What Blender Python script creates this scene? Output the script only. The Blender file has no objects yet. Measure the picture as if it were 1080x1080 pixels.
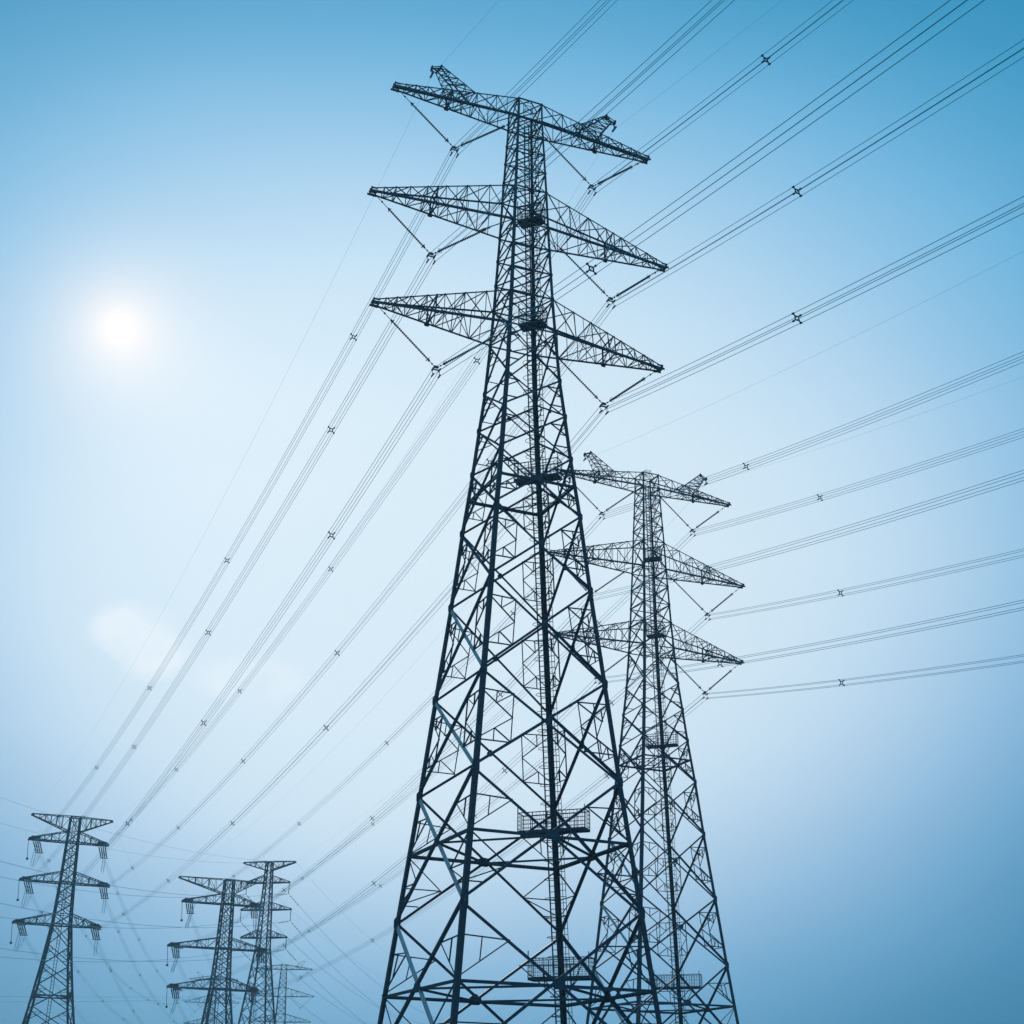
import bpy, math
from mathutils import Vector, Matrix
S = bpy.context.scene
COL = S.collection
V = Vector
GZ = -1.6                      # ground level, camera at z = 0
YAW = math.radians(23.1194)    # azimuth of the main line's cross-arms
U = V((math.cos(YAW), math.sin(YAW), 0))
W = V((math.sin(YAW), -math.cos(YAW), 0))     # along the line, towards the camera side

# ------------------------------------------------------------------ materials
def newmat(name):
    m = bpy.data.materials.new(name); m.use_nodes = True
    return m, m.node_tree.nodes, m.node_tree.links, m.node_tree.nodes['Principled BSDF']

def steel(name, c1, c2, rough, metal, scale=1.6):
    m, n, l, b = newmat(name)
    tc = n.new('ShaderNodeTexCoord')
    nz = n.new('ShaderNodeTexNoise'); nz.inputs['Scale'].default_value = scale; nz.inputs['Detail'].default_value = 6
    n2 = n.new('ShaderNodeTexNoise'); n2.inputs['Scale'].default_value = scale*9; n2.inputs['Detail'].default_value = 4
    l.new(tc.outputs['Object'], nz.inputs['Vector']); l.new(tc.outputs['Object'], n2.inputs['Vector'])
    mx = n.new('ShaderNodeMix'); mx.data_type = 'FLOAT'
    mx.inputs[0].default_value = .4
    l.new(nz.outputs['Fac'], mx.inputs[2]); l.new(n2.outputs['Fac'], mx.inputs[3])
    r = n.new('ShaderNodeValToRGB')
    r.color_ramp.elements[0].position = .3; r.color_ramp.elements[0].color = (*c1, 1)
    r.color_ramp.elements[1].position = .7; r.color_ramp.elements[1].color = (*c2, 1)
    l.new(mx.outputs[0], r.inputs['Fac']); l.new(r.outputs['Color'], b.inputs['Base Color'])
    b.inputs['Metallic'].default_value = metal
    mr = n.new('ShaderNodeMapRange'); mr.inputs['To Min'].default_value = rough-.08; mr.inputs['To Max'].default_value = rough+.12
    l.new(n2.outputs['Fac'], mr.inputs['Value']); l.new(mr.outputs['Result'], b.inputs['Roughness'])
    return m

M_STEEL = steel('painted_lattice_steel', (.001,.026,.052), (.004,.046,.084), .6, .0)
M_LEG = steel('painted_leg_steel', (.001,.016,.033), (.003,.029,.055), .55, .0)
M_GALV = steel('galvanised_steel', (.30,.32,.34), (.44,.45,.46), .5, .0)  # paler copy of the steel, with caught light put into its colour
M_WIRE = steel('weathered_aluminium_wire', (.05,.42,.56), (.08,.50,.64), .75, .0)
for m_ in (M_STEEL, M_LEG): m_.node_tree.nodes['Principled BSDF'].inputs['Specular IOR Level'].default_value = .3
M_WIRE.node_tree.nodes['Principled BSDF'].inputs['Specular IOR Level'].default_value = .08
M_HW = steel('forged_hardware', (.008,.020,.032), (.018,.036,.05), .5, .2)
M_INS = steel('brown_glazed_porcelain', (.008,.014,.024), (.016,.024,.034), .6, .0, 4)
M_CONC = steel('footing_concrete', (.22,.21,.19), (.32,.31,.29), .9, .0, 3)

# ------------------------------------------------------------------ mesh builder
class MB:
    def __init__(s): s.v = []; s.f = []
    def add(s, vs, fs):
        o = len(s.v); s.v += [tuple(p) for p in vs]; s.f += [tuple(i+o for i in f) for f in fs]
    def ell(s, p, q, w, a, b, t=None):
        """angle-section member from p to q, flanges of width w along a and b"""
        p = V(p); q = V(q); d = (q-p)
        if d.length < 1e-5: return
        d.normalize(); t = t or max(.012, w*.12)
        a = V(a); a = a-d*a.dot(d)
        if a.length < 1e-4: a = d.orthogonal()
        a.normalize()
        b = V(b); b = b-d*b.dot(d)-a*a.dot(b)
        if b.length < 1e-4: b = d.cross(a)
        b.normalize()
        pr = [(0,0),(w,0),(w,t),(t,t),(t,w),(0,w)]
        vs = [e+a*x+b*y for e in (p,q) for x,y in pr]
        fs = [(i,(i+1)%6,(i+1)%6+6,i+6) for i in range(6)] + [(5,4,3,2,1,0),(6,7,8,9,10,11)]
        s.add(vs, fs)
    def bar(s, p, q, w, h=None, up=(0,0,1)):
        p = V(p); q = V(q); d = (q-p)
        if d.length < 1e-5: return
        d.normalize(); h = h or w
        a = V(up).cross(d)
        if a.length < 1e-3: a = d.orthogonal()
        a.normalize(); b = d.cross(a)
        vs = [e+a*x*w/2+b*y*h/2 for e in (p,q) for x,y in ((-1,-1),(1,-1),(1,1),(-1,1))]
        s.add(vs, [(0,1,5,4),(1,2,6,5),(2,3,7,6),(3,0,4,7),(3,2,1,0),(4,5,6,7)])
    def plate(s, c, a, b, n, wa, wb, t=.02):
        """chamfered gusset plate centred at c in the a-b plane"""
        c = V(c); a = V(a).normalized(); b = V(b); b = (b-a*a.dot(b)).normalized(); n = a.cross(b)
        k = .6
        o = [(1,k),(k,1),(-k,1),(-1,k),(-1,-k),(-k,-1),(k,-1),(1,-k)]
        vs = [c+a*x*wa/2+b*y*wb/2+n*z*t/2 for z in (-1,1) for x,y in o]
        s.add(vs, [(i,(i+1)%8,(i+1)%8+8,i+8) for i in range(8)]+[tuple(range(7,-1,-1)), tuple(range(8,16))])
    def tube(s, pts, r, n=6):
        pts = [V(p) for p in pts]; ring = []
        for i, p in enumerate(pts):
            d = (pts[min(i+1,len(pts)-1)]-pts[max(i-1,0)]).normalized()
            a = d.cross(V((0,0,1)))
            if a.length < 1e-3: a = V((1,0,0))
            a.normalize(); b = d.cross(a)
            ring += [p+a*r*math.cos(2*math.pi*k/n)+b*r*math.sin(2*math.pi*k/n) for k in range(n)]
        fs = [(i*n+k, i*n+(k+1)%n, (i+1)*n+(k+1)%n, (i+1)*n+k) for i in range(len(pts)-1) for k in range(n)]
        fs += [tuple(range(n-1,-1,-1)), tuple((len(pts)-1)*n+k for k in range(n))]
        s.add(ring, fs)
    def lathe(s, p, q, prof, n=10):
        """profile [(t along p-q in metres, radius)]"""
        p = V(p); d = (V(q)-p).normalized(); a = d.orthogonal().normalized(); b = d.cross(a)
        vs = [p+d*t+a*r*math.cos(2*math.pi*k/n)+b*r*math.sin(2*math.pi*k/n) for t,r in prof for k in range(n)]
        fs = [(i*n+k, i*n+(k+1)%n, (i+1)*n+(k+1)%n, (i+1)*n+k) for i in range(len(prof)-1) for k in range(n)]
        fs += [tuple(range(n-1,-1,-1)), tuple((len(prof)-1)*n+k for k in range(n))]
        s.add(vs, fs)
    def ball(s, c, r): s.lathe(V(c)-V((0,0,r)), V(c)+V((0,0,1)), [(0,.1*r),(.3*r,.7*r),(r,r),(1.7*r,.7*r),(2*r,.1*r)], 8)
    def ring(s, c, ax, R, r, n=12):
        c = V(c); ax = V(ax).normalized(); a = ax.orthogonal().normalized(); b = ax.cross(a); vs = []; fs = []
        for i in range(n):
            g = 2*math.pi*i/n; dr = a*math.cos(g)+b*math.sin(g)
            vs += [c+dr*(R+r), c+dr*R+ax*r, c+dr*(R-r), c+dr*R-ax*r]
        for i in range(n):
            j = (i+1)%n
            fs += [(i*4+k, i*4+(k+1)%4, j*4+(k+1)%4, j*4+k) for k in range(4)]
        s.add(vs, fs)
    def build(s, name, mat, parent=None, world=None):
        me = bpy.data.meshes.new(name)
        vs = s.v
        if world is not None: inv = world.inverted(); vs = [tuple(inv @ V(p)) for p in vs]
        me.from_pydata(vs, [], s.f); me.update()
        o = bpy.data.objects.new(name, me); me.materials.append(mat); COL.objects.link(o)
        if parent: o.parent = parent
        return o

def thing(name, label, cat, loc, rz=0, group=None):
    o = bpy.data.objects.new(name, None); COL.objects.link(o)
    o.location = loc; o.rotation_euler = (0,0,rz); o.empty_display_size = .5
    o['label'] = label; o['category'] = cat
    if group: o['group'] = group
    return o

def lerp(a, b, t): return V(a)*(1-t)+V(b)*t
def interp(tab, z):
    if z <= tab[0][0]: z0,w0 = tab[0]; z1,w1 = tab[1]
    elif z >= tab[-1][0]: z0,w0 = tab[-2]; z1,w1 = tab[-1]
    else:
        for (z0,w0),(z1,w1) in zip(tab, tab[1:]):
            if z0 <= z <= z1: break
    return w0+(w1-w0)*(z-z0)/(z1-z0)

FACES = [(V((0,-1,0)),V((1,0,0))), (V((0,1,0)),V((-1,0,0))), (V((-1,0,0)),V((0,-1,0))), (V((1,0,0)),V((0,1,0)))]

class Body:
    """four-legged lattice body in local coordinates (x = cross-arm axis, y = away along the line)"""
    def __init__(s, tab): s.tab = tab
    def w(s, z): return interp(s.tab, z)
    def P(s, f, e, z):
        n, t = FACES[f]; w = s.w(z); return n*w+t*(e*w)+V((0,0,z))
    def legs(s, root, zs, wl, far=False, foot=True):
        for sx in (-1,1):
            for sy in (-1,1):
                m = MB()
                for z0, z1 in zip(zs, zs[1:]):
                    p = V((sx*s.w(z0), sy*s.w(z0), z0)); q = V((sx*s.w(z1), sy*s.w(z1), z1)); w = wl((z0+z1)/2)
                    if far: m.bar(p, q, w, w)
                    else:
                        m.ell(p, q, w, (-sx,0,0), (0,-sy,0), w*.14)
                        # splice plate
                        c = q-(q-p).normalized()*.5
                        m.bar(c-(q-p).normalized()*.45+V((-sx*w*.5, sy*.012, 0)), c+(q-p).normalized()*.45+V((-sx*w*.5, sy*.012, 0)), w*.8, .016, up=(0,1,0))
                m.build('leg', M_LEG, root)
                if foot:
                    f = MB(); w0 = s.w(zs[0]); c = V((sx*w0, sy*w0, zs[0]))
                    f.lathe(c-V((0,0,.3)), c+V((0,0,1)), [(0,.55),(.55,.5),(.62,.42)], 16)
                    f.build('footing', M_CONC, root)
    def panel(s, m, f, z0, z1, wd, red=0, far=False, gus=1., galv=None):
        n, t = FACES[f]
        a0, b0, a1, b1 = s.P(f,-1,z0), s.P(f,1,z0), s.P(f,-1,z1), s.P(f,1,z1)
        w0, w1 = s.w(z0), s.w(z1)
        fr = w0/(w0+w1)            # crossing fraction from the bottom
        X = lerp(a0, b1, fr)
        if far:
            m.bar(a0, b1, wd, wd); m.bar(b0, a1, wd, wd)
        else:
            mg = galv or m
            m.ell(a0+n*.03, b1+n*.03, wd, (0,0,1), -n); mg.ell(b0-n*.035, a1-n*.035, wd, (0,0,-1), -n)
            if gus:
                g = wd*2.7*gus
                m.plate(X, (b1-a0), (a1-b0), n, g*.9, g*.9, .07)
                for P_, e in ((a1,1),(b1,-1)):
                    m.plate(P_+t*e*g*.28-n*.02, (0,0,1), t, n, g*1.5, g*.9, .03)
        if red:
            wr = .066 if not far else .07
            add = (lambda p,q: m.bar(p,q,wr,wr)) if far else (lambda p,q: m.ell(p-n*.05,q-n*.05,wr,(0,0,1),-n))
            for e, lo, hi in ((-1,a0,a1),(1,b0,b1)):
                M1 = lerp(X, hi, .5); M2 = lerp(X, lo, .5)      # mid points of the half diagonals
                S1 = s.P(f, e, M1.z+.12*(z1-z0)); S1.z = M1.z+.02*(z1-z0); S2 = s.P(f, e, M2.z)
                if red == 1:
                    Vm = lerp(M1, M2, .5)
                    add(S1, M1); add(S2, M2); add(M1, M2); add(S1, Vm); add(Vm, S2)
                    q1 = lerp(S1, M1, .5); q2 = lerp(S1, Vm, .5); q3 = lerp(S2, M2, .5); q4 = lerp(S2, Vm, .5)
                    add(q1, q2); add(M1, q2); add(q3, q4); add(M2, q4)
                elif red == 2:                                 # big bottom panels: K struts
                    Lm = s.P(f, e, (M1.z+M2.z)/2)
                    add(S1, M1); add(M1, Lm); add(Lm, M2); add(S2, M2)
                    q1 = lerp(S1, M1, .45); q2 = lerp(Lm, M1, .45); q3 = lerp(lo, M2, .5); q4 = s.P(f, e, q3.z)
                    add(q1, q2); add(q3, q4); add(q4, M2)
                elif red == 3:
                    add(S1, M1); add(S2, M2); add(s.P(f,e,(M1.z+M2.z)/2), M1)
    def ring(s, m, z, w, far=False, cross=True):
        mids = []
        for f,(n,t) in enumerate(FACES):
            a, b = s.P(f,-1,z), s.P(f,1,z); mids.append((a+b)/2)
            if far: m.bar(a, b, w, w)
            else:
                m.ell(a-n*.06, b-n*.06, w, (0,0,-1), -n); m.ell(a-n*.30, b-n*.30, w*.7, (0,0,-1), n)
                m.plate((a+b)/2-n*.01, t, (0,0,1), n, w*4.2, w*3.0, .05)
        if cross:
            for i, j in ((0,2),(2,1),(1,3),(3,0)):
                if far: m.bar(mids[i], mids[j], w*.7, w*.7)
                else: m.ell(mids[i], mids[j], w*.7, (0,0,-1), (1,0,0))

def arm(root, s, body, z0, z1, L, ztip, zt2, ts, cw, bw, far=False, heavy=None, tipw=.24, name='cross_arm'):
    """cross-arm of four chords tapering to a tip; s = side (-1 left, 1 right)"""
    w0, w1 = body.w(z0), body.w(z1)
    B = {e: (V((s*w0, e*w0, z0)), V((s*(L-.15), e*tipw, ztip))) for e in (-1,1)}
    T = {e: (V((s*w1, e*w1, z1)), V((s*(L-.15), e*tipw, zt2))) for e in (-1,1)}
    m = MB()
    def mem(p, q, w, a=(0,0,1), b=(0,1,0)):
        if far: m.bar(p, q, w, w)
        else: m.ell(p, q, w, a, b)
    for e in (-1,1):
        mem(B[e][0], B[e][1], cw*1.25, (0,0,1), (0,-e,0)); mem(T[e][0], T[e][1], cw*.85, (0,0,-1), (0,-e,0))
    pts = [(lerp(*B[-1],t), lerp(*B[1],t), lerp(*T[-1],t), lerp(*T[1],t)) for t in ts]
    for i, (b0,b1,t0,t1) in enumerate(pts):
        if 0 < i < len(pts)-1 or ts[i] > .01:
            for e,(b,t) in ((-1,(b0,t0)),(1,(b1,t1))):
                mem(b, t, bw, (s,0,0), (0,-e,0))
            mem(b0, b1, bw); mem(t0, t1, bw)
            if i%2 == 0: mem(b0, t1, bw*.9); mem(b1, t0, bw*.9)
        if i+1 < len(pts):
            c0,c1,d0,d1 = pts[i+1]
            for e,(b,t,c,d) in ((-1,(b0,t0,c0,d0)),(1,(b1,t1,c1,d1))):
                if i%2 == 0: mem(t, c, bw*1.15, (0,0,1), (0,-e,0))
                else: mem(b, d, bw*1.15, (0,0,1), (0,-e,0))
                if not far and i < 4:               # redundant short struts
                    mid = lerp(t, c, .5) if i%2 == 0 else lerp(b, d, .5)
                    mem(mid, lerp(b, c, .5), bw*.75); mem(mid, lerp(t, d, .5), bw*.75)
            if i%2 == 0: mem(b0, c1, bw); mem(t1, d0, bw)
            else: mem(b1, c0, bw); mem(t0, d1, bw)
            if not far and i in (2,3): (mem(b1, c0, bw*.9) if i%2 == 0 else mem(b0, c1, bw*.9))
    if heavy is not None and not far:                       # the stiff cross frame part-way out
        k = heavy; b0,b1,t0,t1 = (lerp(*B[-1],k), lerp(*B[1],k), lerp(*T[-1],k), lerp(*T[1],k))
        for p,q in ((b0,t1),(b1,t0),(b0,b1),(t0,t1),(b0,t0),(b1,t1)): mem(p, q, bw*1.5)
        for p in (b0,b1): m.plate(p, (1,0,0), (0,0,1), (0,1,0), cw*3.2, cw*2.6, .03)
    A = m.build(name, M_STEEL, root)
    k = MB()
    x = s*L
    zm = (ztip+zt2)/2; hh = zt2-ztip
    k.bar((x-s*.05, -tipw-.06, zm), (x-s*.05, tipw+.06, zm), .05, hh+.06)
    for e in (-1,1):
        k.bar((x-s*.55, e*(tipw+.02), ztip+.03), (x+s*.1, e*(tipw+.02), ztip+.03), .03, .16)
        k.bar((x-s*.45, e*(tipw+.02), zt2-.03), (x, e*(tipw+.02), zt2-.03), .03, .12)
    k.bar((x-s*.35, -tipw-.02, ztip-.06), (x-s*.35, tipw+.02, ztip-.06), .1, .07)
    k.build('tip_bracket', M_HW, A)
    return A

# ------------------------------------------------------------------ the big V-string tower
MT = [(-1.6,6.62),(2.8,6.10),(7.08,5.66),(10.97,5.22),(14.78,4.80),(18.12,4.44),(23.86,3.87),(29.67,3.28),(34.53,2.84),(38.50,2.42),
      (41.54,2.15),(44.16,1.90),(47.74,1.68),(50.32,1.54),(55.99,1.30),(58.86,1.20),(64.89,.95),(66.44,.92)]
ARMS = {'bottom':(47.74,50.32,10.33), 'middle':(55.99,58.86,10.93), 'top':(64.89,66.44,9.76)}
YOKE = {'top':(5.2,61.3), 'middle':(6.55,52.4), 'bottom':(5.9,44.15)}
INNER = {'top':1.05, 'middle':2.25, 'bottom':1.7}

def v_tower(base, rz, dz, label, group, far=False, wl_scale=1.):
    """dz shifts the whole template; the legs end at ground level"""
    root = thing('transmission_tower', label, 'pylon', (base[0], base[1], GZ), rz, group)
    o = dz-GZ                                              # template z -> local z (ground at 0)
    body = Body([(z+o, w) for z, w in MT])
    zz = [2.8,10.97,18.12,23.86,29.67,34.53,38.50,41.54,44.16,47.74,50.32,52.25,54.15,55.99,58.86,60.5,62.05,63.5,64.89,66.44]
    lv = [z+o for z in zz if z+o > 1.5]
    zs = [0.]+lv
    F = wl_scale
    body.legs(root, zs, lambda z: F*interp([(0,.30),(20,.28),(30,.265),(40,.24),(49,.205),(58,.165),(67,.125)], z-o), far)
    for f in range(4):
        m = MB(); g = MB()
        for i, (z0, z1) in enumerate(zip(zs, zs[1:])):
            z = (z0+z1)/2-o
            wd = F*interp([(5,.17),(18,.155),(30,.135),(38,.115),(47,.092),(56,.075),(66,.066)], z)
            h = z1-z0
            red = 2 if z < 17 else (1 if z < 40 else (3 if h > 2.4 and z < 46 else 0))
            if far and z > 30: red = 0
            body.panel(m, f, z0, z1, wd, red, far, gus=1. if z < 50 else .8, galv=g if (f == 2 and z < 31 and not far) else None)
            if z > 49:
                n, t = FACES[f]; m.bar(body.P(f,-1,z1), body.P(f,1,z1), wd*.9, wd*.9)
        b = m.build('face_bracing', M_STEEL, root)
        if g.v: g.build('galvanised_diagonals', M_GALV, b)  # low left-face diagonals, highlight painted as a paler colour
    for zr, w in ((36.7,.13),(14.78,.17),(7.08,.17)):
        if zr+o > 1.5:
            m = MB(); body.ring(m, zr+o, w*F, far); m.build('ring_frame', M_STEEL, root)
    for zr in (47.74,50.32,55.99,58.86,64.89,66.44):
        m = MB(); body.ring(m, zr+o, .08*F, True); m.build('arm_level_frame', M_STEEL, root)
    cw, bw = (.108*F, .050*F)
    ts = [0,.18,.34,.49,.62,.74,.84,.92] if not far else [0,.2,.4,.6,.8]
    for nm, (z0,z1,L) in ARMS.items():
        for s in (-1,1):
            A = arm(root, s, body, z0+o, z1+o, L, z0+o+.1, z0+o+.38, ts, cw, bw, far, heavy=.55)
            A['label'] = nm+' cross-arm on the '+('left' if s < 0 else 'right')
    # earth-wire horns on the top arm
    for s in (-1,1):
        m = MB(); zt = ARMS['top'][1]+o; zb = ARMS['top'][0]+o
        def top(x, e): t = (x-.92)/(9.6-.92); return V((s*x, e*(.92+(.24-.92)*t), zt+(zb+.5-zt)*t))
        def bot(x, e): t = (x-.95)/(9.6-.95); return V((s*x, e*(.95+(.24-.95)*t), zb+.1*t))
        for e in (-1,1):
            i0 = top(4.1, e); i1 = V((s*6.35, e*.14, 67.95+o)); o0 = top(5.75, e); o1 = V((s*6.75, e*.14, 67.35+o)); lw = .075*F if not far else .06
            m.ell(i0, i1, lw, (0,0,-1), (0,-e,0)); m.ell(o0, o1, lw, (0,0,1), (0,-e,0))
            m.ell(bot(5.6, e), top(4.1, e), lw, (0,0,1), (0,-e,0)); m.ell(bot(5.6, e), top(5.75, e), lw, (0,0,1), (0,-e,0))
            m.ell(bot(4.6, e), lerp(i0,i1,.35), lw*.8, (0,0,1), (0,-e,0))
            m.ell(i1, V((s*7.1, e*.12, 67.62+o)), lw, (0,0,-1), (0,-e,0)); m.ell(o1, V((s*7.1, e*.12, 67.5+o)), lw, (0,0,1), (0,-e,0))
            for k in range(4 if not far else 0):
                t0 = k/4; t1 = (k+1)/4
                m.ell(lerp(i0,i1,t0), lerp(o0,o1,t1), lw*.6, (0,0,1), (0,-e,0)); m.ell(lerp(i0,i1,t1), lerp(o0,o1,t1), lw*.6, (0,0,1), (0,-e,0))
            m.ell(i1, o1, lw, (1,0,0), (0,-e,0))
        for k in ((0,1,2,3,4) if not far else (0,4)):
            t0 = k/4
            a = lerp(top(4.1,-1), V((s*6.35,-.14,67.95+o)), t0); b = lerp(top(4.1,1), V((s*6.35,.14,67.95+o)), t0); m.bar(a, b, .05, .05)
            a2 = lerp(top(5.75,-1), V((s*6.75,-.14,67.35+o)), t0); b2 = lerp(top(5.75,1), V((s*6.75,.14,67.35+o)), t0); m.bar(a2, b2, .05, .05)
            if k < 4: m.bar(a, lerp(top(4.1,1), V((s*6.35,.14,67.95+o)), t0+.25), .045)
        m.plate((s*7.08, 0, 67.55+o), (0,1,0), (0,0,1), (1,0,0), .42, .36, .06)
        m.plate((s*6.4, 0, 67.9+o), (0,1,0), (0,0,1), (1,0,0), .36, .3, .06)
        h = m.build('earth_wire_horn', M_STEEL, root)
        if not far:
            k = MB(); k.bar((s*7.05,0,67.5+o), (s*7.05,0,67.05+o), .06); k.bar((s*7.05,-.3,67.0+o), (s*7.05,.3,67.0+o), .1, .12); k.build('wire_clamp', M_HW, h)
    if far: return root
    # climbing ladder with safety cage up the far right leg
    lad = MB(); cage = MB()
    ax = V((1,-1,0)).normalized()
    zt = 66+o; z = 2.5
    def LP(z, off): w = body.w(z); return V((w-.12, w-.12, z))+V((1,-1,0)).normalized()*off
    seg = [z+(zt-z)*i/30 for i in range(31)]
    for off in (-.50,-.17): 
        for a, b in zip(seg, seg[1:]): lad.bar(LP(a,off), LP(b,off), .075, .05)
    k = z
    while k < zt:
        lad.bar(LP(k,-.50), LP(k,-.17), .04); k += .33
    ld = lad.build('ladder', M_HW, root)
    for off, dd in ((.52,0),(.40,.22)):
        for a, b in zip(seg, seg[1:]): cage.bar(LP(a,off)-V((1,1,0)).normalized()*dd, LP(b,off)-V((1,1,0)).normalized()*dd, .03, .03)
    k = z
    while k < zt:
        p = [LP(k,.17), LP(k,.34)-V((1,1,0))*.04, LP(k,.52)]
        cage.bar(p[0], p[1], .05, .03); cage.bar(p[1], p[2], .06, .03); k += .36
    k = z
    while k < zt:
        c = LP(k, -.33)-V((1,1,0)).normalized()*.35; cage.ring(c, (0,0,1), .36, .02, 10); k += 1.1
    cage.build('safety_cage', M_HW, ld)
    # resting platforms across the far right corner
    for zp, hw, dp in ((16.95,2.15,.95),(8.55,1.9,.95),(39.05,1.5,.8),(57.9,.85,.9),(49.9,.85,.9)):
        z = zp+o
        if z < 1.5: continue
        w = body.w(z); c = V((w, w, z)) - V((1,1,0)).normalized()*.35
        a = V((1,-1,0)).normalized(); b = V((1,1,0)).normalized()
        fl = MB()
        fl.bar(c-a*hw, c+a*hw, dp, .06, up=(0,0,1))
        for e in (-1,1): fl.bar(c-a*hw+b*e*dp/2-V((0,0,.06)), c+a*hw+b*e*dp/2-V((0,0,.06)), .06, .16)
        for i in range(6): q = c+a*hw*(-1+2*i/5)-V((0,0,.08)); fl.bar(q-b*dp/2, q+b*dp/2, .06, .1)
        for e in (-1,1): fl.bar(c+a*e*hw*.55-V((0,0,.1)), V((w-.1,w-.1,z-1.2)), .06)
        P = fl.build('platform', M_STEEL, root)
        r = MB(); H = 1.1
        cs = [c-a*hw-b*dp/2, c+a*hw-b*dp/2, c+a*hw+b*dp/2, c-a*hw+b*dp/2]
        for i in range(4):
            p, q = cs[i], cs[(i+1)%4]; L = (q-p).length; n = max(2, round(L/.24))
            for h in (.14,.38,.62,.86,H): r.bar(p+V((0,0,h)), q+V((0,0,h)), .022 if h < H else .05)
            for j in range(n+1):
                x = lerp(p, q, j/n); r.bar(x, x+V((0,0,H)), .018 if j%4 else .045)
        r.bar(cs[0]+V((0,0,H)), cs[0]+V((0,0,H+.45)), .05); r.bar(cs[1]+V((0,0,H)), cs[1]+V((0,0,H+.3)), .04)
        r.build('railing', M_HW, P)
    tp = MB()                                              # guard hoop at the very top
    for sx, sy in ((.2,.5),(.8,.5),(.8,.8),(.2,.8)):
        tp.bar((sx, sy, 66.4+o), (sx, sy, 67.5+o), .03)
    for h in (66.9,67.5):
        q = [(.2,.5),(.8,.5),(.8,.8),(.2,.8)]
        for i in range(4): tp.bar((*q[i],h+o), (*q[(i+1)%4],h+o), .03)
    tp.build('top_guard_rail', M_HW, root)
    return root

# ------------------------------------------------------------------ insulators and wires
def string_mesh(m, hw, p, q, link0, link1, R=.135, pitch=.155, n=10, hw2=None):
    """disc string p -> q with bare links of the given lengths at both ends"""
    p = V(p); q = V(q); d = (q-p).normalized(); L = (q-p).length
    a = p+d*link0; b = q-d*link1; l = (b-a).length; k = max(3, int(l/pitch)); st = l/k
    prof = [(0,.04)]
    for i in range(k):
        t = i*st
        prof += [(t+.01,.035),(t+st*.30,R*.6),(t+st*.55,R),(t+st*.66,R*.95),(t+st*.62,.035)]
    prof += [(l,.04)]
    m.lathe(a, b, prof, n)
    hw2 = hw2 or hw
    hw.tube([p, a], .022); hw2.tube([b, q], .022)
    hw.ball(a-d*.04, .085); hw2.ball(b+d*.04, .085)
    hw.ball(p+d*link0*.5, .07)
    if link1 > .2: hw2.ball(b+d*link1*.6, .06)

def v_set(base3, rz, nm, s, dz, label, group, far=False):
    yu, yz = YOKE[nm]; z0, z1, L = ARMS[nm]
    M = Matrix.Translation(V((base3[0], base3[1], 0)))@Matrix.Rotation(rz, 4, 'Z')
    O = M@V((s*yu, 0, yz+dz))
    root = thing('insulator_set', label, 'insulator', O, rz, group)
    out = V((s*(L-.35-yu), 0, z0+.05-yz)); inn = V((s*(INNER[nm]-yu), 0, z0-.02-yz)); ap = V((0,0,.18))
    for tgt, sd, lk in ((out, s, 1.35), (inn, -s, .75)):
        m = MB(); h = MB(); h2 = MB(); a = ap+V((sd*.12, 0, .02))
        string_mesh(m, h, tgt, a, lk, .55, R=.088 if not far else .09, n=10 if not far else 5, pitch=.146 if not far else .5, hw2=h2)
        d = (a-tgt).normalized()
        if not far: h2.ring(a-d*.62, d, .16, .016); h2.bar(a-d*.62+V((0,-.16,0)), a-d*.5, .02); h.ring(tgt+d*(lk+.05), d, .15, .014)
        st = m.build('insulator_string', M_INS, root); h.build('upper_fitting', M_HW, st); h2.build('lower_fitting', M_HW, st)
    k = MB()
    k.plate(ap, (1,0,0), (0,0,1), (0,1,0), .34, .2, .03)
    k.plate(V((0,0,-.02)), (1,0,0), (0,0,1), (0,1,0), .56, .09, .04)
    for x in (-.225,.225):
        k.bar((x,0,0), (x,0,.1), .05); k.bar((x,0,-.5), (x,0,0), .03)
        for z in (.0,-.45):
            k.bar((x,-.22,z-.0), (x,.2,z-.0), .07, .08)
    k.build('yoke_plate', M_HW, root)
    return O+V((0,0,-.22))

SP = .225
def bundle_offsets(d):
    side = V((d[1], -d[0], 0)).normalized()
    return [side*a*SP+V((0,0,b*SP)) for a in (-1,1) for b in (-1,1)], side

def bundle(label, group, pts, spacers, r=.0160, name='conductor_bundle', fan=None):
    """four sub-conductors along pts, with spacers at given indices-as-floats"""
    base = pts[0]; root = thing(name, label, 'power line', base, 0, group)
    d = (pts[-1]-pts[0]); offs, side = bundle_offsets(d)
    for k, of in enumerate(offs):
        m = MB(); m.tube([p-base+of for p in pts], r, 5); m.build('conductor', M_WIRE, root)
    for c in spacers:
        i = min(range(len(pts)-1), key=lambda j: abs((pts[j]-c).length)); dd = (pts[i+1]-pts[max(0,i-1)]).normalized()
        m = MB(); C = c-base
        for of in offs:
            m.bar(C+of*.42, C+of*1.02, .05, .05); m.bar(C+of-dd*.08, C+of+dd*.08, .085, .08)
        q = [offs[0],offs[1],offs[3],offs[2]]
        for i in range(4): m.bar(C+q[i]*.5, C+q[(i+1)%4]*.5, .055, .055)
        m.build('spacer', M_HW, root)
    return root

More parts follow.
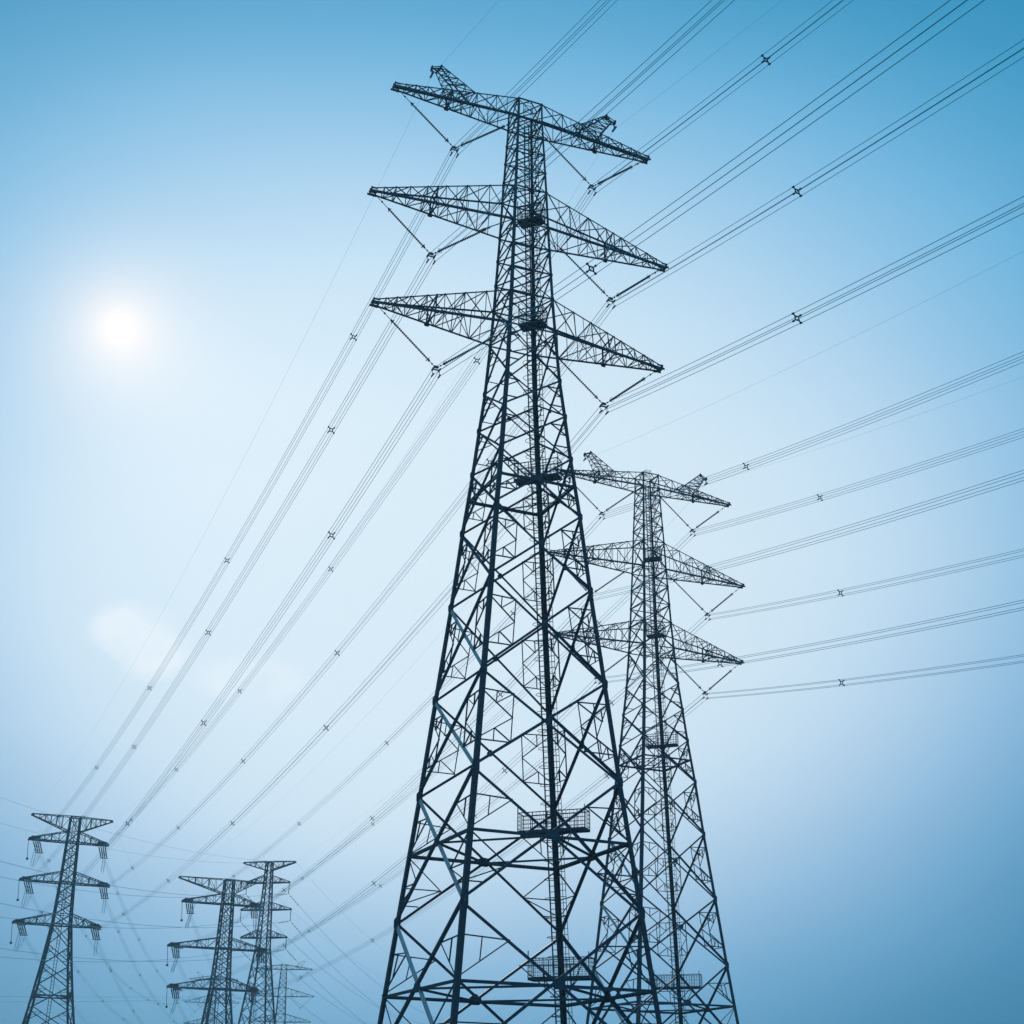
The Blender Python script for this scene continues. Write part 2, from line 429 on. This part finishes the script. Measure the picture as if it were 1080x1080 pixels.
def single(label, group, pts, r=.012, name='earth_wire', cat='wire', dampers=()):
    base = pts[0]; root = thing(name, label, cat, base, 0, group)
    m = MB(); m.tube([p-base for p in pts], r, 5); m.build('strand', M_WIRE, root)
    for c in dampers:
        m = MB(); C = c-base; d = (pts[1]-pts[0]).normalized()
        m.tube([C-d*.25-V((0,0,.12)), C-V((0,0,.08)), C+d*.25-V((0,0,.12))], .02); m.ball(C-d*.25-V((0,0,.13)), .09); m.ball(C+d*.25-V((0,0,.13)), .09)
        m.bar(C, C-V((0,0,.1)), .04); m.build('damper', M_HW, root)
    return root

def span(p, q, sag, n=40):
    out = []
    for i in range(n+1):
        t = i/n; x = lerp(p, q, t); x.z -= 4*sag*t*(1-t); out.append(x)
    return out
def fwd(p, slope, k=.0005, L=270, n=70):
    return [V((p.x+W.x*s, p.y+W.y*s, p.z+slope*s+k*s*s)) for s in [L*(i/n)**1.15 for i in range(n+1)]]
def at_dist(pts, dists):
    out = []; acc = 0
    ds = sorted(dists); j = 0
    for a, b in zip(pts, pts[1:]):
        l = (b-a).length
        while j < len(ds) and acc+l >= ds[j]: out.append(lerp(a, b, (ds[j]-acc)/l)); j += 1
        acc += l
    return out

# ------------------------------------------------------------------ positions
P1 = V((.52, 82., 0)); P2 = V((13.78, 134.39, 0))
P3 = P1-W*211-U*.1; P4 = P2-W*174-U*.95
P5 = V((-53.5, 330, 0)); P6 = V((-76.5, 520, 0)); P7 = V((-119., 617, 0))
DZ2 = -4.17; DZ6 = -13.4; DZ7 = -8.3
RZ = YAW
G_T = 'lattice transmission towers'
v_tower(P1, RZ, 0, 'tallest dark steel lattice pylon in the foreground, with six long cross-arms', G_T)
v_tower(P2, RZ, DZ2, 'second large lattice pylon with six arms, right behind the tallest one', G_T)

def dirof(a, b): d = (b-a); d.z = 0; return d.normalized()
D37 = dirof(P3, P7); D46 = dirof(P4, P6)
RZ7 = math.atan2(D37.y, D37.x)-math.pi/2; RZ6 = math.atan2(D46.y, D46.x)-math.pi/2
v_tower(P6, RZ6, DZ6, 'faint small pylon farthest right in the distant group, top arms nearly level with horns', G_T, True, 1.15)
v_tower(P7, RZ7, DZ7, 'faint distant pylon half hidden behind the dark angle pylon', G_T, True, 1.15)

# ------------------------------------------------------------------ angle (tension) towers
TT = [(0,6.9),(19.8,3.55),(27.5,2.45),(34.5,1.62),(42.1,1.24),(49.8,1.02),(54.7,.86)]
def tension_tower(P, rz, label, shift, hs, LL, LR, d_in, d_out, who):
    """hs: heights of earth arm, arm1..3 (world z); shift from template body"""
    root = thing('transmission_tower', label, 'pylon', (P.x, P.y, GZ), rz, G_T)
    o = shift-GZ
    body = Body([(z+o, w) for z, w in TT])
    e, a1, a2, a3 = [h-GZ for h in hs]
    low = [z+o for z in (4.5,10.3,15.4,20,23.9,27.5,30.9) if z+o > 1.5]
    lv = [0.]+low+[a3, a3+2., (a3+2+a2)/2-.9, (a3+2+a2)/2+.9, a2, a2+2.1, (a2+2.1+a1)/2-.9, (a2+2.1+a1)/2+.9, a1, a1+2., e]
    body.legs(root, lv, lambda z: .30 if z < a3 else .24, True)
    for f in range(4):
        m = MB()
        for z0, z1 in zip(lv, lv[1:]):
            body.panel(m, f, z0, z1, .15 if z0 < a3 else .12, 3 if z0 < a3-3 else 0, True)
            m.bar(body.P(f,-1,z1), body.P(f,1,z1), .11) if z1 >= a3 else None
        m.build('face_bracing', M_STEEL, root)
    for zb in (e-.05, a1+.1, a2+.1, a3+.1):
        m = MB()
        for y in (-1,1): w_ = body.w(zb); m.bar((-w_-.2, y*(w_+.02), zb), (w_+.2, y*(w_+.02), zb), .2, .22)
        m.bar((0,-w_,zb),(0,w_,zb),.12); m.build('arm_tie', M_STEEL, root)
    m = MB(); zr = 22+o; body.ring(m, zr, .2, True)
    for sx in (-1,1): m.bar((sx*body.w(zr),-1,zr+.5), (sx*body.w(zr),1,zr+.5), .15, .9)
    m.build('ring_frame', M_STEEL, root)
    lad = MB(); 
    for x in (-.25,.25): lad.bar((x, body.w(0)*.4, 0), (x, .3, e), .1)
    for i in range(int(e/.6)): t = i*.6/e; y = body.w(0)*.4*(1-t)+.3*t; lad.bar((-.25,y,i*.6), (.25,y,i*.6), .05)
    lad.build('ladder', M_HW, root)
    for s, L in ((-1,LL),(1,LR)):
        # earth-wire arm: flat top, rising bottom chord
        A = arm(root, s, body, a1+2.0, e, L[0], e-.35, e-.05, [0,.2,.35,.5,.65,.8], .135, .07, True, name='earth_wire_arm')
        for k, (zz, l) in enumerate(zip((a1,a2,a3), L[1:])):
            A = arm(root, s, body, zz, zz+2.05, l, zz-.02, zz+.30, [0,.22,.42,.6,.78,.92], .165, .075, True, tipw=.5)
            # dead-end hardware lump on the outer third
            hwm = MB(); x = s*(l-1.15)
            hwm.bar((x-s*.9, -.55, zz+.35), (x+s*.6, -.55, zz+.35), .14, .5); hwm.bar((x-s*.9, .55, zz+.35), (x+s*.6, .55, zz+.35), .14, .5)
            for q in (-.8,-.3,.2,.6): hwm.bar((x+s*q, -.8, zz+.4), (x+s*q, .8, zz+.4), .12, .45)
            hwm.build('dead_end_frame', M_HW, A)
    ends = {}
    R = Matrix.Translation(V((P.x,P.y,0)))@Matrix.Rotation(rz,4,'Z')
    for s, L in ((-1,LL),(1,LR)):
        for nm, zz, l in (('top',hs[1],L[1]),('middle',hs[2],L[2]),('bottom',hs[3],L[3])):
            A0 = R@V((s*(l-1.3), 0, zz-.05)); sd = 'left' if s < 0 else 'right'
            e2 = []
            for d, tag, drop in ((d_in,'facing the tall towers',.9),(d_out,'facing away',1.7)):
                q = A0+d*5.2+V((0,0,-drop)); p = A0+d*.7
                t = thing('tension_insulator', '%s %s insulator strings of the %s, %s'%(nm, sd, who, tag), 'insulator', A0, 0, 'tension insulators of the '+who)
                side = V((d.y,-d.x,0))
                for a in (-1.5,-.5,.5,1.5):
                    m = MB(); h = MB(); string_mesh(m, h, p-A0+side*a*.4, q-A0-(q-p).normalized()*.5+side*a*.35, .5, .3, R=.13, pitch=.3, n=6)
                    so = m.build('insulator_string', M_INS, t); h.build('end_fittings', M_HW, so)
                k = MB(); c = q-A0-(q-p).normalized()*.4; k.bar(c-side*.75, c+side*.75, .3, .12); k.bar(p-A0-side*.7, p-A0+side*.7, .2, .1)
                k.build('yoke_plate', M_HW, t)
                e2.append(q)
            ends[(nm,s)] = e2
            # jumper loop below the arm
            j = thing('jumper_loop', '%s %s jumper wires looping under the arm of the %s'%(nm, sd, who), 'jumper wire', A0, 0, 'jumper loops of '+who)
            outx = R.to_3x3()@V((s*.8,0,0)) if s < 0 else V((0,0,0))
            for a, b in ((-1,-1),(-1,1),(1,-1),(1,1)):
                m = MB(); pts = []
                for i in range(17):
                    t = i/16; p = lerp(e2[0], e2[1], t)+outx*math.sin(math.pi*t); p.z -= 3.5*math.sin(math.pi*t)**.8
                    pts.append(p-A0+V((a*.2*math.cos(rz), a*.2*math.sin(rz), b*.2)))
                m.tube(pts, .022, 4); m.build('conductor', M_WIRE, j)
            if s < 0:
                T0 = R@V((s*l, 0, zz)); g = thing('pilot_insulator', '%s hanging pilot string at left arm tip of the %s'%(nm, who), 'insulator', T0, 0, 'pilot strings of '+who)
                m = MB(); h = MB(); string_mesh(m, h, V((0,0,0)), V((.28,0,-3.5)), .25, .35, R=.09, pitch=.3, n=6); so = m.build('insulator_string', M_INS, g)
                h.ball((.28,0,-3.6), .26); h.build('weight', M_HW, so)
    earth = {s: R@V((s*L[0], 0, hs[0]-.1)) for s, L in ((-1,LL),(1,LR))}
    return ends, earth

WHO3 = 'far left pylon'; WHO4 = 'dark distant angle pylon'
rz3 = RZ; ends3, earth3 = tension_tower(P3, rz3, 'angle pylon standing alone at the far left of the picture', 0, (54.6,49.75,42.2,34.55), (8.1,8.0,8.6,8.7), (7.0,6.7,7.8,7.2), W.copy(), D37, WHO3)
ends4, earth4 = tension_tower(P4, RZ, 'dark angle pylon with jumper loops, nearest of the distant group left of centre', -9., (46.1,41.3,32.8,25.2), (10.1,9.0,10.9,10.2), (5.5,6.6,8.6,7.6), W.copy(), D46, WHO4)

# ------------------------------------------------------------------ slim suspension tower
RZ5 = math.radians(-12)
def slim_tower(P):
    root = thing('transmission_tower', 'slim distant pylon with short hanging strings, just right of the dark angle pylon', 'pylon', (P.x,P.y,GZ), RZ5, G_T)
    o = -GZ; body = Body([(0,6.1),(20+o,3.1),(36.9+o,1.25),(39.3+o,1.15),(45.3+o,.98),(51.2+o,.75),(55.9+o,.62)])
    lv = [0,5.5,10.5,15,19,22.5,25.8,28.8,31.5,34.2,36.9+o-.6,39.3+o]
    lv = [0.,6,11.5,16.5,21,25,28.5,31.8,35,38.5,40.9,43.0,45.0,46.9,49.0,51.0,52.8,54.5,56.0,57.5]
    body.legs(root, lv, lambda z: .3 if z < 38 else .24, True)
    for f in range(4):
        m = MB()
        for z0, z1 in zip(lv, lv[1:]): body.panel(m, f, z0, z1, .12 if z0 < 38 else .1, 3 if z0 < 34 else 0, True)
        for z in (38.5,40.9,46.9,52.8): m.bar(body.P(f,-1,z), body.P(f,1,z), .12)
        m.build('face_bracing', M_STEEL, root)
    m = MB(); m.bar((-.9,0,38.3), (.9,0,38.3), 1.6, .3); m.bar((-1.2,0,37.2), (-.2,0,37.2), .9, .8); m.build('platform', M_STEEL, root)
    m = MB(); m.bar((-.75,-.6,57.4), (.75,-.6,57.4), .16, .2); m.bar((-.75,.6,57.4), (.75,.6,57.4), .16, .2); m.bar((0,-.6,57.4),(0,.6,57.4),.1); m.build('arm_tie', M_STEEL, root)
    R = Matrix.Translation(V((P.x,P.y,0)))@Matrix.Rotation(RZ5,4,'Z'); out = {}
    for s in (-1,1):
        arm(root, s, body, 55.9+o-1.9, 55.9+o, 6.2, 55.6+o, 55.85+o, [0,.25,.5,.75], .17, .08, True, name='earth_wire_arm')
        out[('earth',s)] = R@V((s*6.1,0,55.7))
        for nm, z, l in (('top',51.2,5.15),('middle',45.3,5.95),('bottom',39.3,5.4)):
            arm(root, s, body, z+o, z+o+1.7, l, z+o, z+o+.25, [0,.25,.5,.75], .17, .08, True)
            T0 = R@V((s*(l-.1),0,z)); sd = 'left' if s < 0 else 'right'
            g = thing('insulator_set', '%s %s hanging insulator string of the slim distant pylon'%(nm, sd), 'insulator', T0, 0, 'hanging strings of the slim pylon')
            m = MB(); h = MB(); string_mesh(m, h, V((0,0,0)), V((0,0,-2.3)), .2, .2, R=.15, pitch=.3, n=6)
            so = m.build('insulator_string', M_INS, g); h.bar((0,0,-2.4), (0,0,-2.0), .06); h.bar((0,-.3,-2.35), (0,.3,-2.35), .14, .16); h.build('end_fittings', M_HW, so)
            out[(nm,s)] = T0+V((0,0,-2.4))
    return out
out5 = slim_tower(P5)
d5 = V((-math.sin(RZ5), math.cos(RZ5), 0))
for (nm, s), p in out5.items():
    sd = 'left' if s < 0 else 'right'
    for d, L, sag, tag in ((-d5, 290, 13.8 if nm != 'earth' else 12.2, 'sweeping off the left edge'), (d5, 290, 16.8 if nm != 'earth' else 14.5, 'falling away to the lower right')):
        q = p+d*L; pts = span(p, q, sag, 50)
        lab = ('%s %s wire of slim distant pylon, %s'%(nm, sd, tag)) if nm != 'earth' else ('earth wire from %s top tip of slim distant pylon, %s'%(sd, tag))
        single(lab, 'wires of the slim pylon', pts, .032 if nm != 'earth' else .016, 'overhead_wire' if nm != 'earth' else 'earth_wire', 'wire',
               at_dist(pts, (1.6,3.2,4.8,6.4)) if nm != 'earth' else ())

# ------------------------------------------------------------------ phases of the two tall towers and onward
FW1 = {('top',-1):-.279,('middle',-1):-.259,('bottom',-1):-.250,('top',1):-.266,('middle',1):-.249,('bottom',1):-.242}
FW2 = {('top',-1):-.231,('middle',-1):-.223,('bottom',-1):-.215,('top',1):-.231,('middle',1):-.224,('bottom',1):-.218}
SG1 = {('top',-1):5.1,('middle',-1):4.3,('bottom',-1):5.6,('top',1):4.0,('middle',1):4.6,('bottom',1):4.4}
SG2 = {('top',-1):3.5,('middle',-1):5.1,('bottom',-1):5.3,('top',1):2.4,('middle',1):3.2,('bottom',1):3.6}
for P, dz, FW, SG, ends, who, far_who in ((P1,0,FW1,SG1,ends3,'the tallest foreground pylon',WHO3),(P2,DZ2,FW2,SG2,ends4,'the second tall pylon',WHO4)):
    for nm in ('top','middle','bottom'):
        for s in (-1,1):
            sd = 'left' if s < 0 else 'right'
            c = v_set(P, RZ, nm, s, dz, 'V-shaped insulator under the %s %s arm of %s'%(nm, sd, who), 'V-strings of '+who)
            f = fwd(c, FW[(nm,s)]); e = ends[(nm,s)][0]; b = span(c, e, SG[(nm,s)], 60)
            pts = list(reversed(f))[:-1]+b
            sp = at_dist(f, (22.5 if (nm,s) != ('top',-1) else 27, 62,101,140,180,220))+at_dist(b, (21.5,62,101,140,178))
            bundle('four-wire bundle held by the %s %s arm of %s'%(nm, sd, who), 'conductor bundles of '+who, pts, sp)
for P, dz, earth, who, fs in ((P1,0,earth3,'the tallest foreground pylon',{-1:-.302,1:-.292}),(P2,DZ2,earth4,'the second tall pylon',{-1:-.23,1:-.242})):
    for s in (-1,1):
        c = P+U*(s*7.05); c.z = 66.98+dz
        f = fwd(c, fs[s]); b = span(c, earth[s], 6.5 if dz == 0 else 5, 50)
        single('thin earth wire over the %s horn of %s'%('left' if s < 0 else 'right', who), 'earth wires of '+who, list(reversed(f))[:-1]+b, .006)
for P, rz, dz, ends, earth, A0, sag, who, src in ((P7,RZ7,DZ7,ends3,earth3,P3,14.5,'the faint half-hidden pylon',WHO3),(P6,RZ6,DZ6,ends4,earth4,P4,10.5,'the faint small pylon',WHO4)):
    for nm in ('top','middle','bottom'):
        for s in (-1,1):
            sd = 'left' if s < 0 else 'right'
            c = v_set(P, rz, nm, s, dz, 'tiny V-shaped insulator under the %s %s arm of %s'%(nm, sd, who), 'V-strings of '+who, True)
            b = span(ends[(nm,s)][1], c, sag, 50)
            bundle('far four-wire bundle dipping from the %s %s arm of the %s'%(nm, sd, src), 'distant conductor bundles', b, at_dist(b, range(22,330,40)), .0150)
    for s in (-1,1):
        R = Matrix.Translation(V((P.x,P.y,0)))@Matrix.Rotation(rz,4,'Z'); c = R@V((s*7.05,0,66.98+dz))
        single('faint earth wire from the %s top tip of the %s'%('left' if s < 0 else 'right', src), 'distant earth wires', span(earth[s], c, sag*.8, 40), .009)
# two low wires running off the left edge from the faint small pylon
R6 = Matrix.Translation(V((P6.x,P6.y,0)))@Matrix.Rotation(RZ6,4,'Z')
for nm, z, q in (('upper',42.6,V((-190,250,21.5))),('lower',41.9,V((-190,250,19.2)))):
    p = R6@V((-10.9,0,z)); single('%s of two low faint wires running left from the faint small pylon'%nm, 'low faint wires', span(p, q, 1.5, 30), .035, 'overhead_wire', 'wire')

# ------------------------------------------------------------------ ground
gm, n, l, b = newmat('flooded_field')  # unseen ground, colour made paler to bounce light onto undersides
tc = n.new('ShaderNodeTexCoord'); nz = n.new('ShaderNodeTexNoise'); nz.inputs['Scale'].default_value = .35; nz.inputs['Detail'].default_value = 10
l.new(tc.outputs['Object'], nz.inputs['Vector'])
r = n.new('ShaderNodeValToRGB'); r.color_ramp.elements[0].position = .35; r.color_ramp.elements[0].color = (.07,.10,.09,1)
r.color_ramp.elements[1].position = .7; r.color_ramp.elements[1].color = (.16,.20,.19,1)
l.new(nz.outputs['Fac'], r.inputs['Fac']); l.new(r.outputs['Color'], b.inputs['Base Color']); b.inputs['Roughness'].default_value = .95
m = MB(); N = 40; ext = 6000
def gpos(i): t = (i/N)*2-1; return ext*math.copysign(abs(t)**2.5, t)
vs = []; fs = []
for j in range(N+1):
    for i in range(N+1):
        x = gpos(i); y = gpos(j); d = math.hypot(x, y)
        vs.append((x, y, .25*math.sin(x*.031)*math.cos(y*.023)*min(1, max(0, (d-40)/200))-.0))
for j in range(N):
    for i in range(N): a = j*(N+1)+i; fs.append((a, a+1, a+N+2, a+N+1))
m.add(vs, fs); g = m.build('ground', gm); g.location = (0, 0, GZ); g['kind'] = 'structure'

# ------------------------------------------------------------------ haze
HAZE = .00026
if HAZE:
    m = MB(); x0,x1,y0,y1,z0,z1 = -260,160,-300,960,GZ-1.4,72
    m.add([(x0,y0,z0),(x1,y0,z0),(x1,y1,z0),(x0,y1,z0),(x0,y0,z1),(x1,y0,z1),(x1,y1,z1),(x0,y1,z1)],
          [(3,2,1,0),(4,5,6,7),(0,1,5,4),(1,2,6,5),(2,3,7,6),(3,0,4,7)])
    hm = bpy.data.materials.new('hazy_air'); hm.use_nodes = True; nt = hm.node_tree; nt.nodes.clear()
    out = nt.nodes.new('ShaderNodeOutputMaterial'); pv = nt.nodes.new('ShaderNodeVolumePrincipled')
    pv.inputs['Color'].default_value = (.40,.78,1,1); pv.inputs['Density'].default_value = HAZE; pv.inputs['Anisotropy'].default_value = .35
    nt.links.new(pv.outputs[0], out.inputs['Volume'])
    hz = m.build('haze', hm); hz['kind'] = 'stuff'; hz['label'] = 'pale blue haze in the air'

# ------------------------------------------------------------------ sky
SUN_EL = math.radians(29.29); SUN_AZ = math.radians(-17.57)      # azimuth clockwise from +Y
sd = V((math.sin(SUN_AZ)*math.cos(SUN_EL), math.cos(SUN_AZ)*math.cos(SUN_EL), math.sin(SUN_EL)))
world = bpy.data.worlds.new('World'); S.world = world; world.use_nodes = True
nt = world.node_tree; n = nt.nodes; l = nt.links
bg = n['Background']; bg.inputs['Strength'].default_value = 1.0
sky = n.new('ShaderNodeTexSky'); sky.sky_type = 'NISHITA'; sky.sun_disc = False
sky.sun_elevation = SUN_EL; sky.sun_rotation = SUN_AZ; sky.air_density = 1.2; sky.dust_density = 2.5
tc = n.new('ShaderNodeTexCoord')
def math_(op, a, b=None, c=None, clamp=False):
    q = n.new('ShaderNodeMath'); q.operation = op; q.use_clamp = clamp
    for i, x in enumerate((a, b, c)):
        if x is None: continue
        if isinstance(x, (int, float)): q.inputs[i].default_value = x
        else: l.new(x, q.inputs[i])
    return q.outputs[0]
def dot_(vec):
    q = n.new('ShaderNodeVectorMath'); q.operation = 'DOT_PRODUCT'; l.new(tc.outputs['Generated'], q.inputs[0]); q.inputs[1].default_value = vec
    return q.outputs['Value']
sx = n.new('ShaderNodeSeparateXYZ'); l.new(tc.outputs['Generated'], sx.inputs[0])
DEG = 180/math.pi
el = math_('MULTIPLY', math_('ARCSINE', sx.outputs['Z']), DEG)
az = math_('MULTIPLY', math_('ARCTAN2', sx.outputs['X'], sx.outputs['Y']), DEG)
def ramp(fac, stops):
    r = n.new('ShaderNodeValToRGB'); cr = r.color_ramp; cr.interpolation = 'LINEAR'
    while len(cr.elements) > 1: cr.elements.remove(cr.elements[-1])
    for i, (p, c) in enumerate(stops):
        e = cr.elements[0] if i == 0 else cr.elements.new(p)
        k_ = 1-.30*max(0, 1-p/.42); e.position = p; e.color = (c[0]*k_, c[1]*k_, c[2]*k_, 1)
    l.new(fac, r.inputs['Fac']); return r.outputs['Color']
def mixc(f, a, b, mode='MIX'):
    q = n.new('ShaderNodeMix'); q.data_type = 'RGBA'; q.blend_type = mode
    if isinstance(f, float): q.inputs[0].default_value = f
    else: l.new(f, q.inputs[0])
    for i, x in ((6,a),(7,b)):
        if isinstance(x, tuple): q.inputs[i].default_value = x
        else: l.new(x, q.inputs[i])
    return q.outputs[2]
# bright hazy centre of the sky around / below the sun, falling off to deep blue
#SKYBEGIN
CA, CE, AL, AR, AU, AD, T0, PW = -3.139, 19.732, 23.874, 27.2, 21.482, 15.9, 0.841, 2.399
SKY_TOP = [[0.0, [0.0008, 0.2566, 0.4842]], [0.0909, [0.0087, 0.2887, 0.538]], [0.1818, [0.0277, 0.3261, 0.5921]], [0.2727, [0.0605, 0.3698, 0.6461]], [0.3636, [0.1088, 0.4203, 0.6995]], [0.4545, [0.1744, 0.4787, 0.7519]], [0.5455, [0.2586, 0.5459, 0.803]], [0.6364, [0.3627, 0.623, 0.8523]], [0.7273, [0.4878, 0.7111, 0.8994]], [0.8182, [0.6351, 0.8116, 0.9441]], [0.9091, [0.8055, 0.9257, 0.9774]], [1.0, [1.0, 0.9774, 0.9774]]]
SKY_BOT = [[0.0, [0.0008, 0.1543, 0.3198]], [0.0909, [0.0087, 0.1881, 0.3782]], [0.1818, [0.0277, 0.2285, 0.4399]], [0.2727, [0.0605, 0.2764, 0.5043]], [0.3636, [0.1088, 0.3329, 0.5709]], [0.4545, [0.1744, 0.3992, 0.6393]], [0.5455, [0.2586, 0.4767, 0.7088]], [0.6364, [0.3627, 0.5668, 0.7791]], [0.7273, [0.4878, 0.6709, 0.8495]], [0.8182, [0.6351, 0.7908, 0.9196]], [0.9091, [0.8055, 0.9282, 0.9774]], [1.0, [1.0, 0.9774, 0.9774]]]
#SKYEND
da = math_('MULTIPLY', math_('SUBTRACT', az, CA), math_('COSINE', math_('MULTIPLY', el, 1/DEG)))
da = math_('MULTIPLY', math_('SUBTRACT', az, CA), math_('COSINE', math_('MULTIPLY', el, 1/DEG)))
da = math_('MULTIPLY', math_('SUBTRACT', az, CA), math_('COSINE', math_('MULTIPLY', el, 1/DEG)))
da = math_('MULTIPLY', math_('SUBTRACT', az, CA), math_('COSINE', math_('MULTIPLY', el, 1/DEG)))
da = math_('MULTIPLY', math_('SUBTRACT', az, CA), math_('COSINE', math_('MULTIPLY', el, 1/DEG)))
da = math_('MULTIPLY', math_('SUBTRACT', az, CA), math_('COSINE', math_('MULTIPLY', el, 1/DEG)))
dx = math_('ADD', math_('DIVIDE', math_('MAXIMUM', da, 0.), AR), math_('DIVIDE', math_('MINIMUM', da, 0.), AL))
de = math_('SUBTRACT', el, CE)
up = math_('ADD', math_('DIVIDE', math_('MAXIMUM', de, 0.), AU), math_('DIVIDE', math_('MINIMUM', de, 0.), AD))
v2 = math_('ADD', math_('MULTIPLY', dx, dx), math_('MULTIPLY', up, up))
fac = math_('DIVIDE', T0, math_('ADD', 1., math_('POWER', v2, PW)), clamp=True)
mpv = n.new('ShaderNodeMapping'); mpv.inputs['Scale'].default_value = (1., 1., 3.2); mpv.inputs['Rotation'].default_value = (.0, .25, 0); l.new(tc.outputs['Generated'], mpv.inputs['Vector'])
hz_n = n.new('ShaderNodeTexNoise'); hz_n.inputs['Scale'].default_value = 2.6; hz_n.inputs['Detail'].default_value = 5; hz_n.inputs['Roughness'].default_value = .45; l.new(mpv.outputs['Vector'], hz_n.inputs['Vector'])
fac = math_('ADD', fac, math_('MULTIPLY', math_('SUBTRACT', hz_n.outputs['Fac'], .5), .075))       # uneven veils of haze
fac = math_('ADD', fac, math_('MULTIPLY', math_('MULTIPLY_ADD', sx.outputs['Y'], -1.4, .1, clamp=True), .5))   # pale haze added to the unseen sky behind the camera, lifting light on steel
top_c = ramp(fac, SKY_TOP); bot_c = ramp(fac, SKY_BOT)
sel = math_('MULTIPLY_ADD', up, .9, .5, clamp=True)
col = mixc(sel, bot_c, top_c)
nsk = n.new('ShaderNodeVectorMath'); nsk.operation = 'SCALE'; l.new(sky.outputs[0], nsk.inputs[0]); nsk.inputs['Scale'].default_value = .06
col = mixc(.04, col, nsk.outputs[0])
# thin clouds low in the haze
def cloud(azc, elc, ra, re, strength, seed):
    nz = n.new('ShaderNodeTexNoise'); nz.inputs['Scale'].default_value = 25; nz.inputs['Detail'].default_value = 7; nz.noise_dimensions = '4D'; nz.inputs['W'].default_value = seed
    l.new(tc.outputs['Generated'], nz.inputs['Vector'])
    a = math_('DIVIDE', math_('SUBTRACT', az, azc), ra); e_ = math_('DIVIDE', math_('SUBTRACT', el, elc), re)
    d = math_('SUBTRACT', 1., math_('SQRT', math_('ADD', math_('MULTIPLY', a, a), math_('MULTIPLY', e_, e_))))
    x = math_('MULTIPLY', math_('MINIMUM', math_('MAXIMUM', math_('MULTIPLY', d, 2.0), 0.), 1.), math_('ADD', math_('MULTIPLY', math_('SUBTRACT', nz.outputs['Fac'], .5), 3.2), .55))
    mr = n.new('ShaderNodeMapRange'); mr.interpolation_type = 'SMOOTHSTEP'; l.new(x, mr.inputs['Value']); mr.inputs['From Min'].default_value = .12; mr.inputs['From Max'].default_value = .95
    return math_('MULTIPLY', mr.outputs['Result'], strength)
col = mixc(cloud(-15.0,17.5,2.9,2.0,.6,1.3), col, (.90,.96,1.,1))
col = mixc(cloud(-10.4,16.3,3.2,1.3,.4,4.7), col, (.90,.96,1.,1))
# the sun and its aureole
ang = math_('MULTIPLY', math_('ARCCOSINE', math_('MINIMUM', dot_(sd), 1.)), DEG)
glow = math_('ADD', math_('MULTIPLY', math_('EXPONENT', math_('MULTIPLY', ang, -1/1.5)), .62), math_('MULTIPLY', math_('EXPONENT', math_('MULTIPLY', ang, -1/5.)), .04))
gl = n.new('ShaderNodeVectorMath'); gl.operation = 'SCALE'; gl.inputs[0].default_value = (1.,.52,.16); l.new(glow, gl.inputs['Scale'])
ad = n.new('ShaderNodeVectorMath'); ad.operation = 'ADD'; l.new(col, ad.inputs[0]); l.new(gl.outputs[0], ad.inputs[1])
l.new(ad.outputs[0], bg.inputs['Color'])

sun = bpy.data.lights.new('sun', 'SUN'); sun.energy = 2.5; sun.angle = math.radians(.53); sun.color = (1,.96,.9)
so = bpy.data.objects.new('sun', sun); COL.objects.link(so); so.rotation_euler = (-sd).to_track_quat('-Z', 'Y').to_euler(); so.location = (0,0,100)

# ------------------------------------------------------------------ camera
cam = bpy.data.cameras.new('camera'); co = bpy.data.objects.new('camera', cam); COL.objects.link(co); S.camera = co
f = 1519.55; pitch = math.radians(23.3872); roll = math.radians(.8346)
cam.sensor_fit = 'HORIZONTAL'; cam.sensor_width = 36; cam.lens = f/1080*36; cam.clip_start = .1; cam.clip_end = 20000
F = V((0, math.cos(pitch), math.sin(pitch))); Uc = V((0, -math.sin(pitch), math.cos(pitch))); Rc = V((1,0,0))
R2 = Rc*math.cos(roll)+Uc*math.sin(roll); U2 = -Rc*math.sin(roll)+Uc*math.cos(roll)
mat = Matrix((R2, U2, -F)).transposed().to_4x4(); co.matrix_world = mat
S.view_settings.view_transform = 'Standard'; S.view_settings.look = 'None'; S.view_settings.exposure = 0; S.view_settings.gamma = 1
S.render.engine = 'CYCLES'
S.cycles.volume_bounces = 1; S.cycles.max_bounces = 6
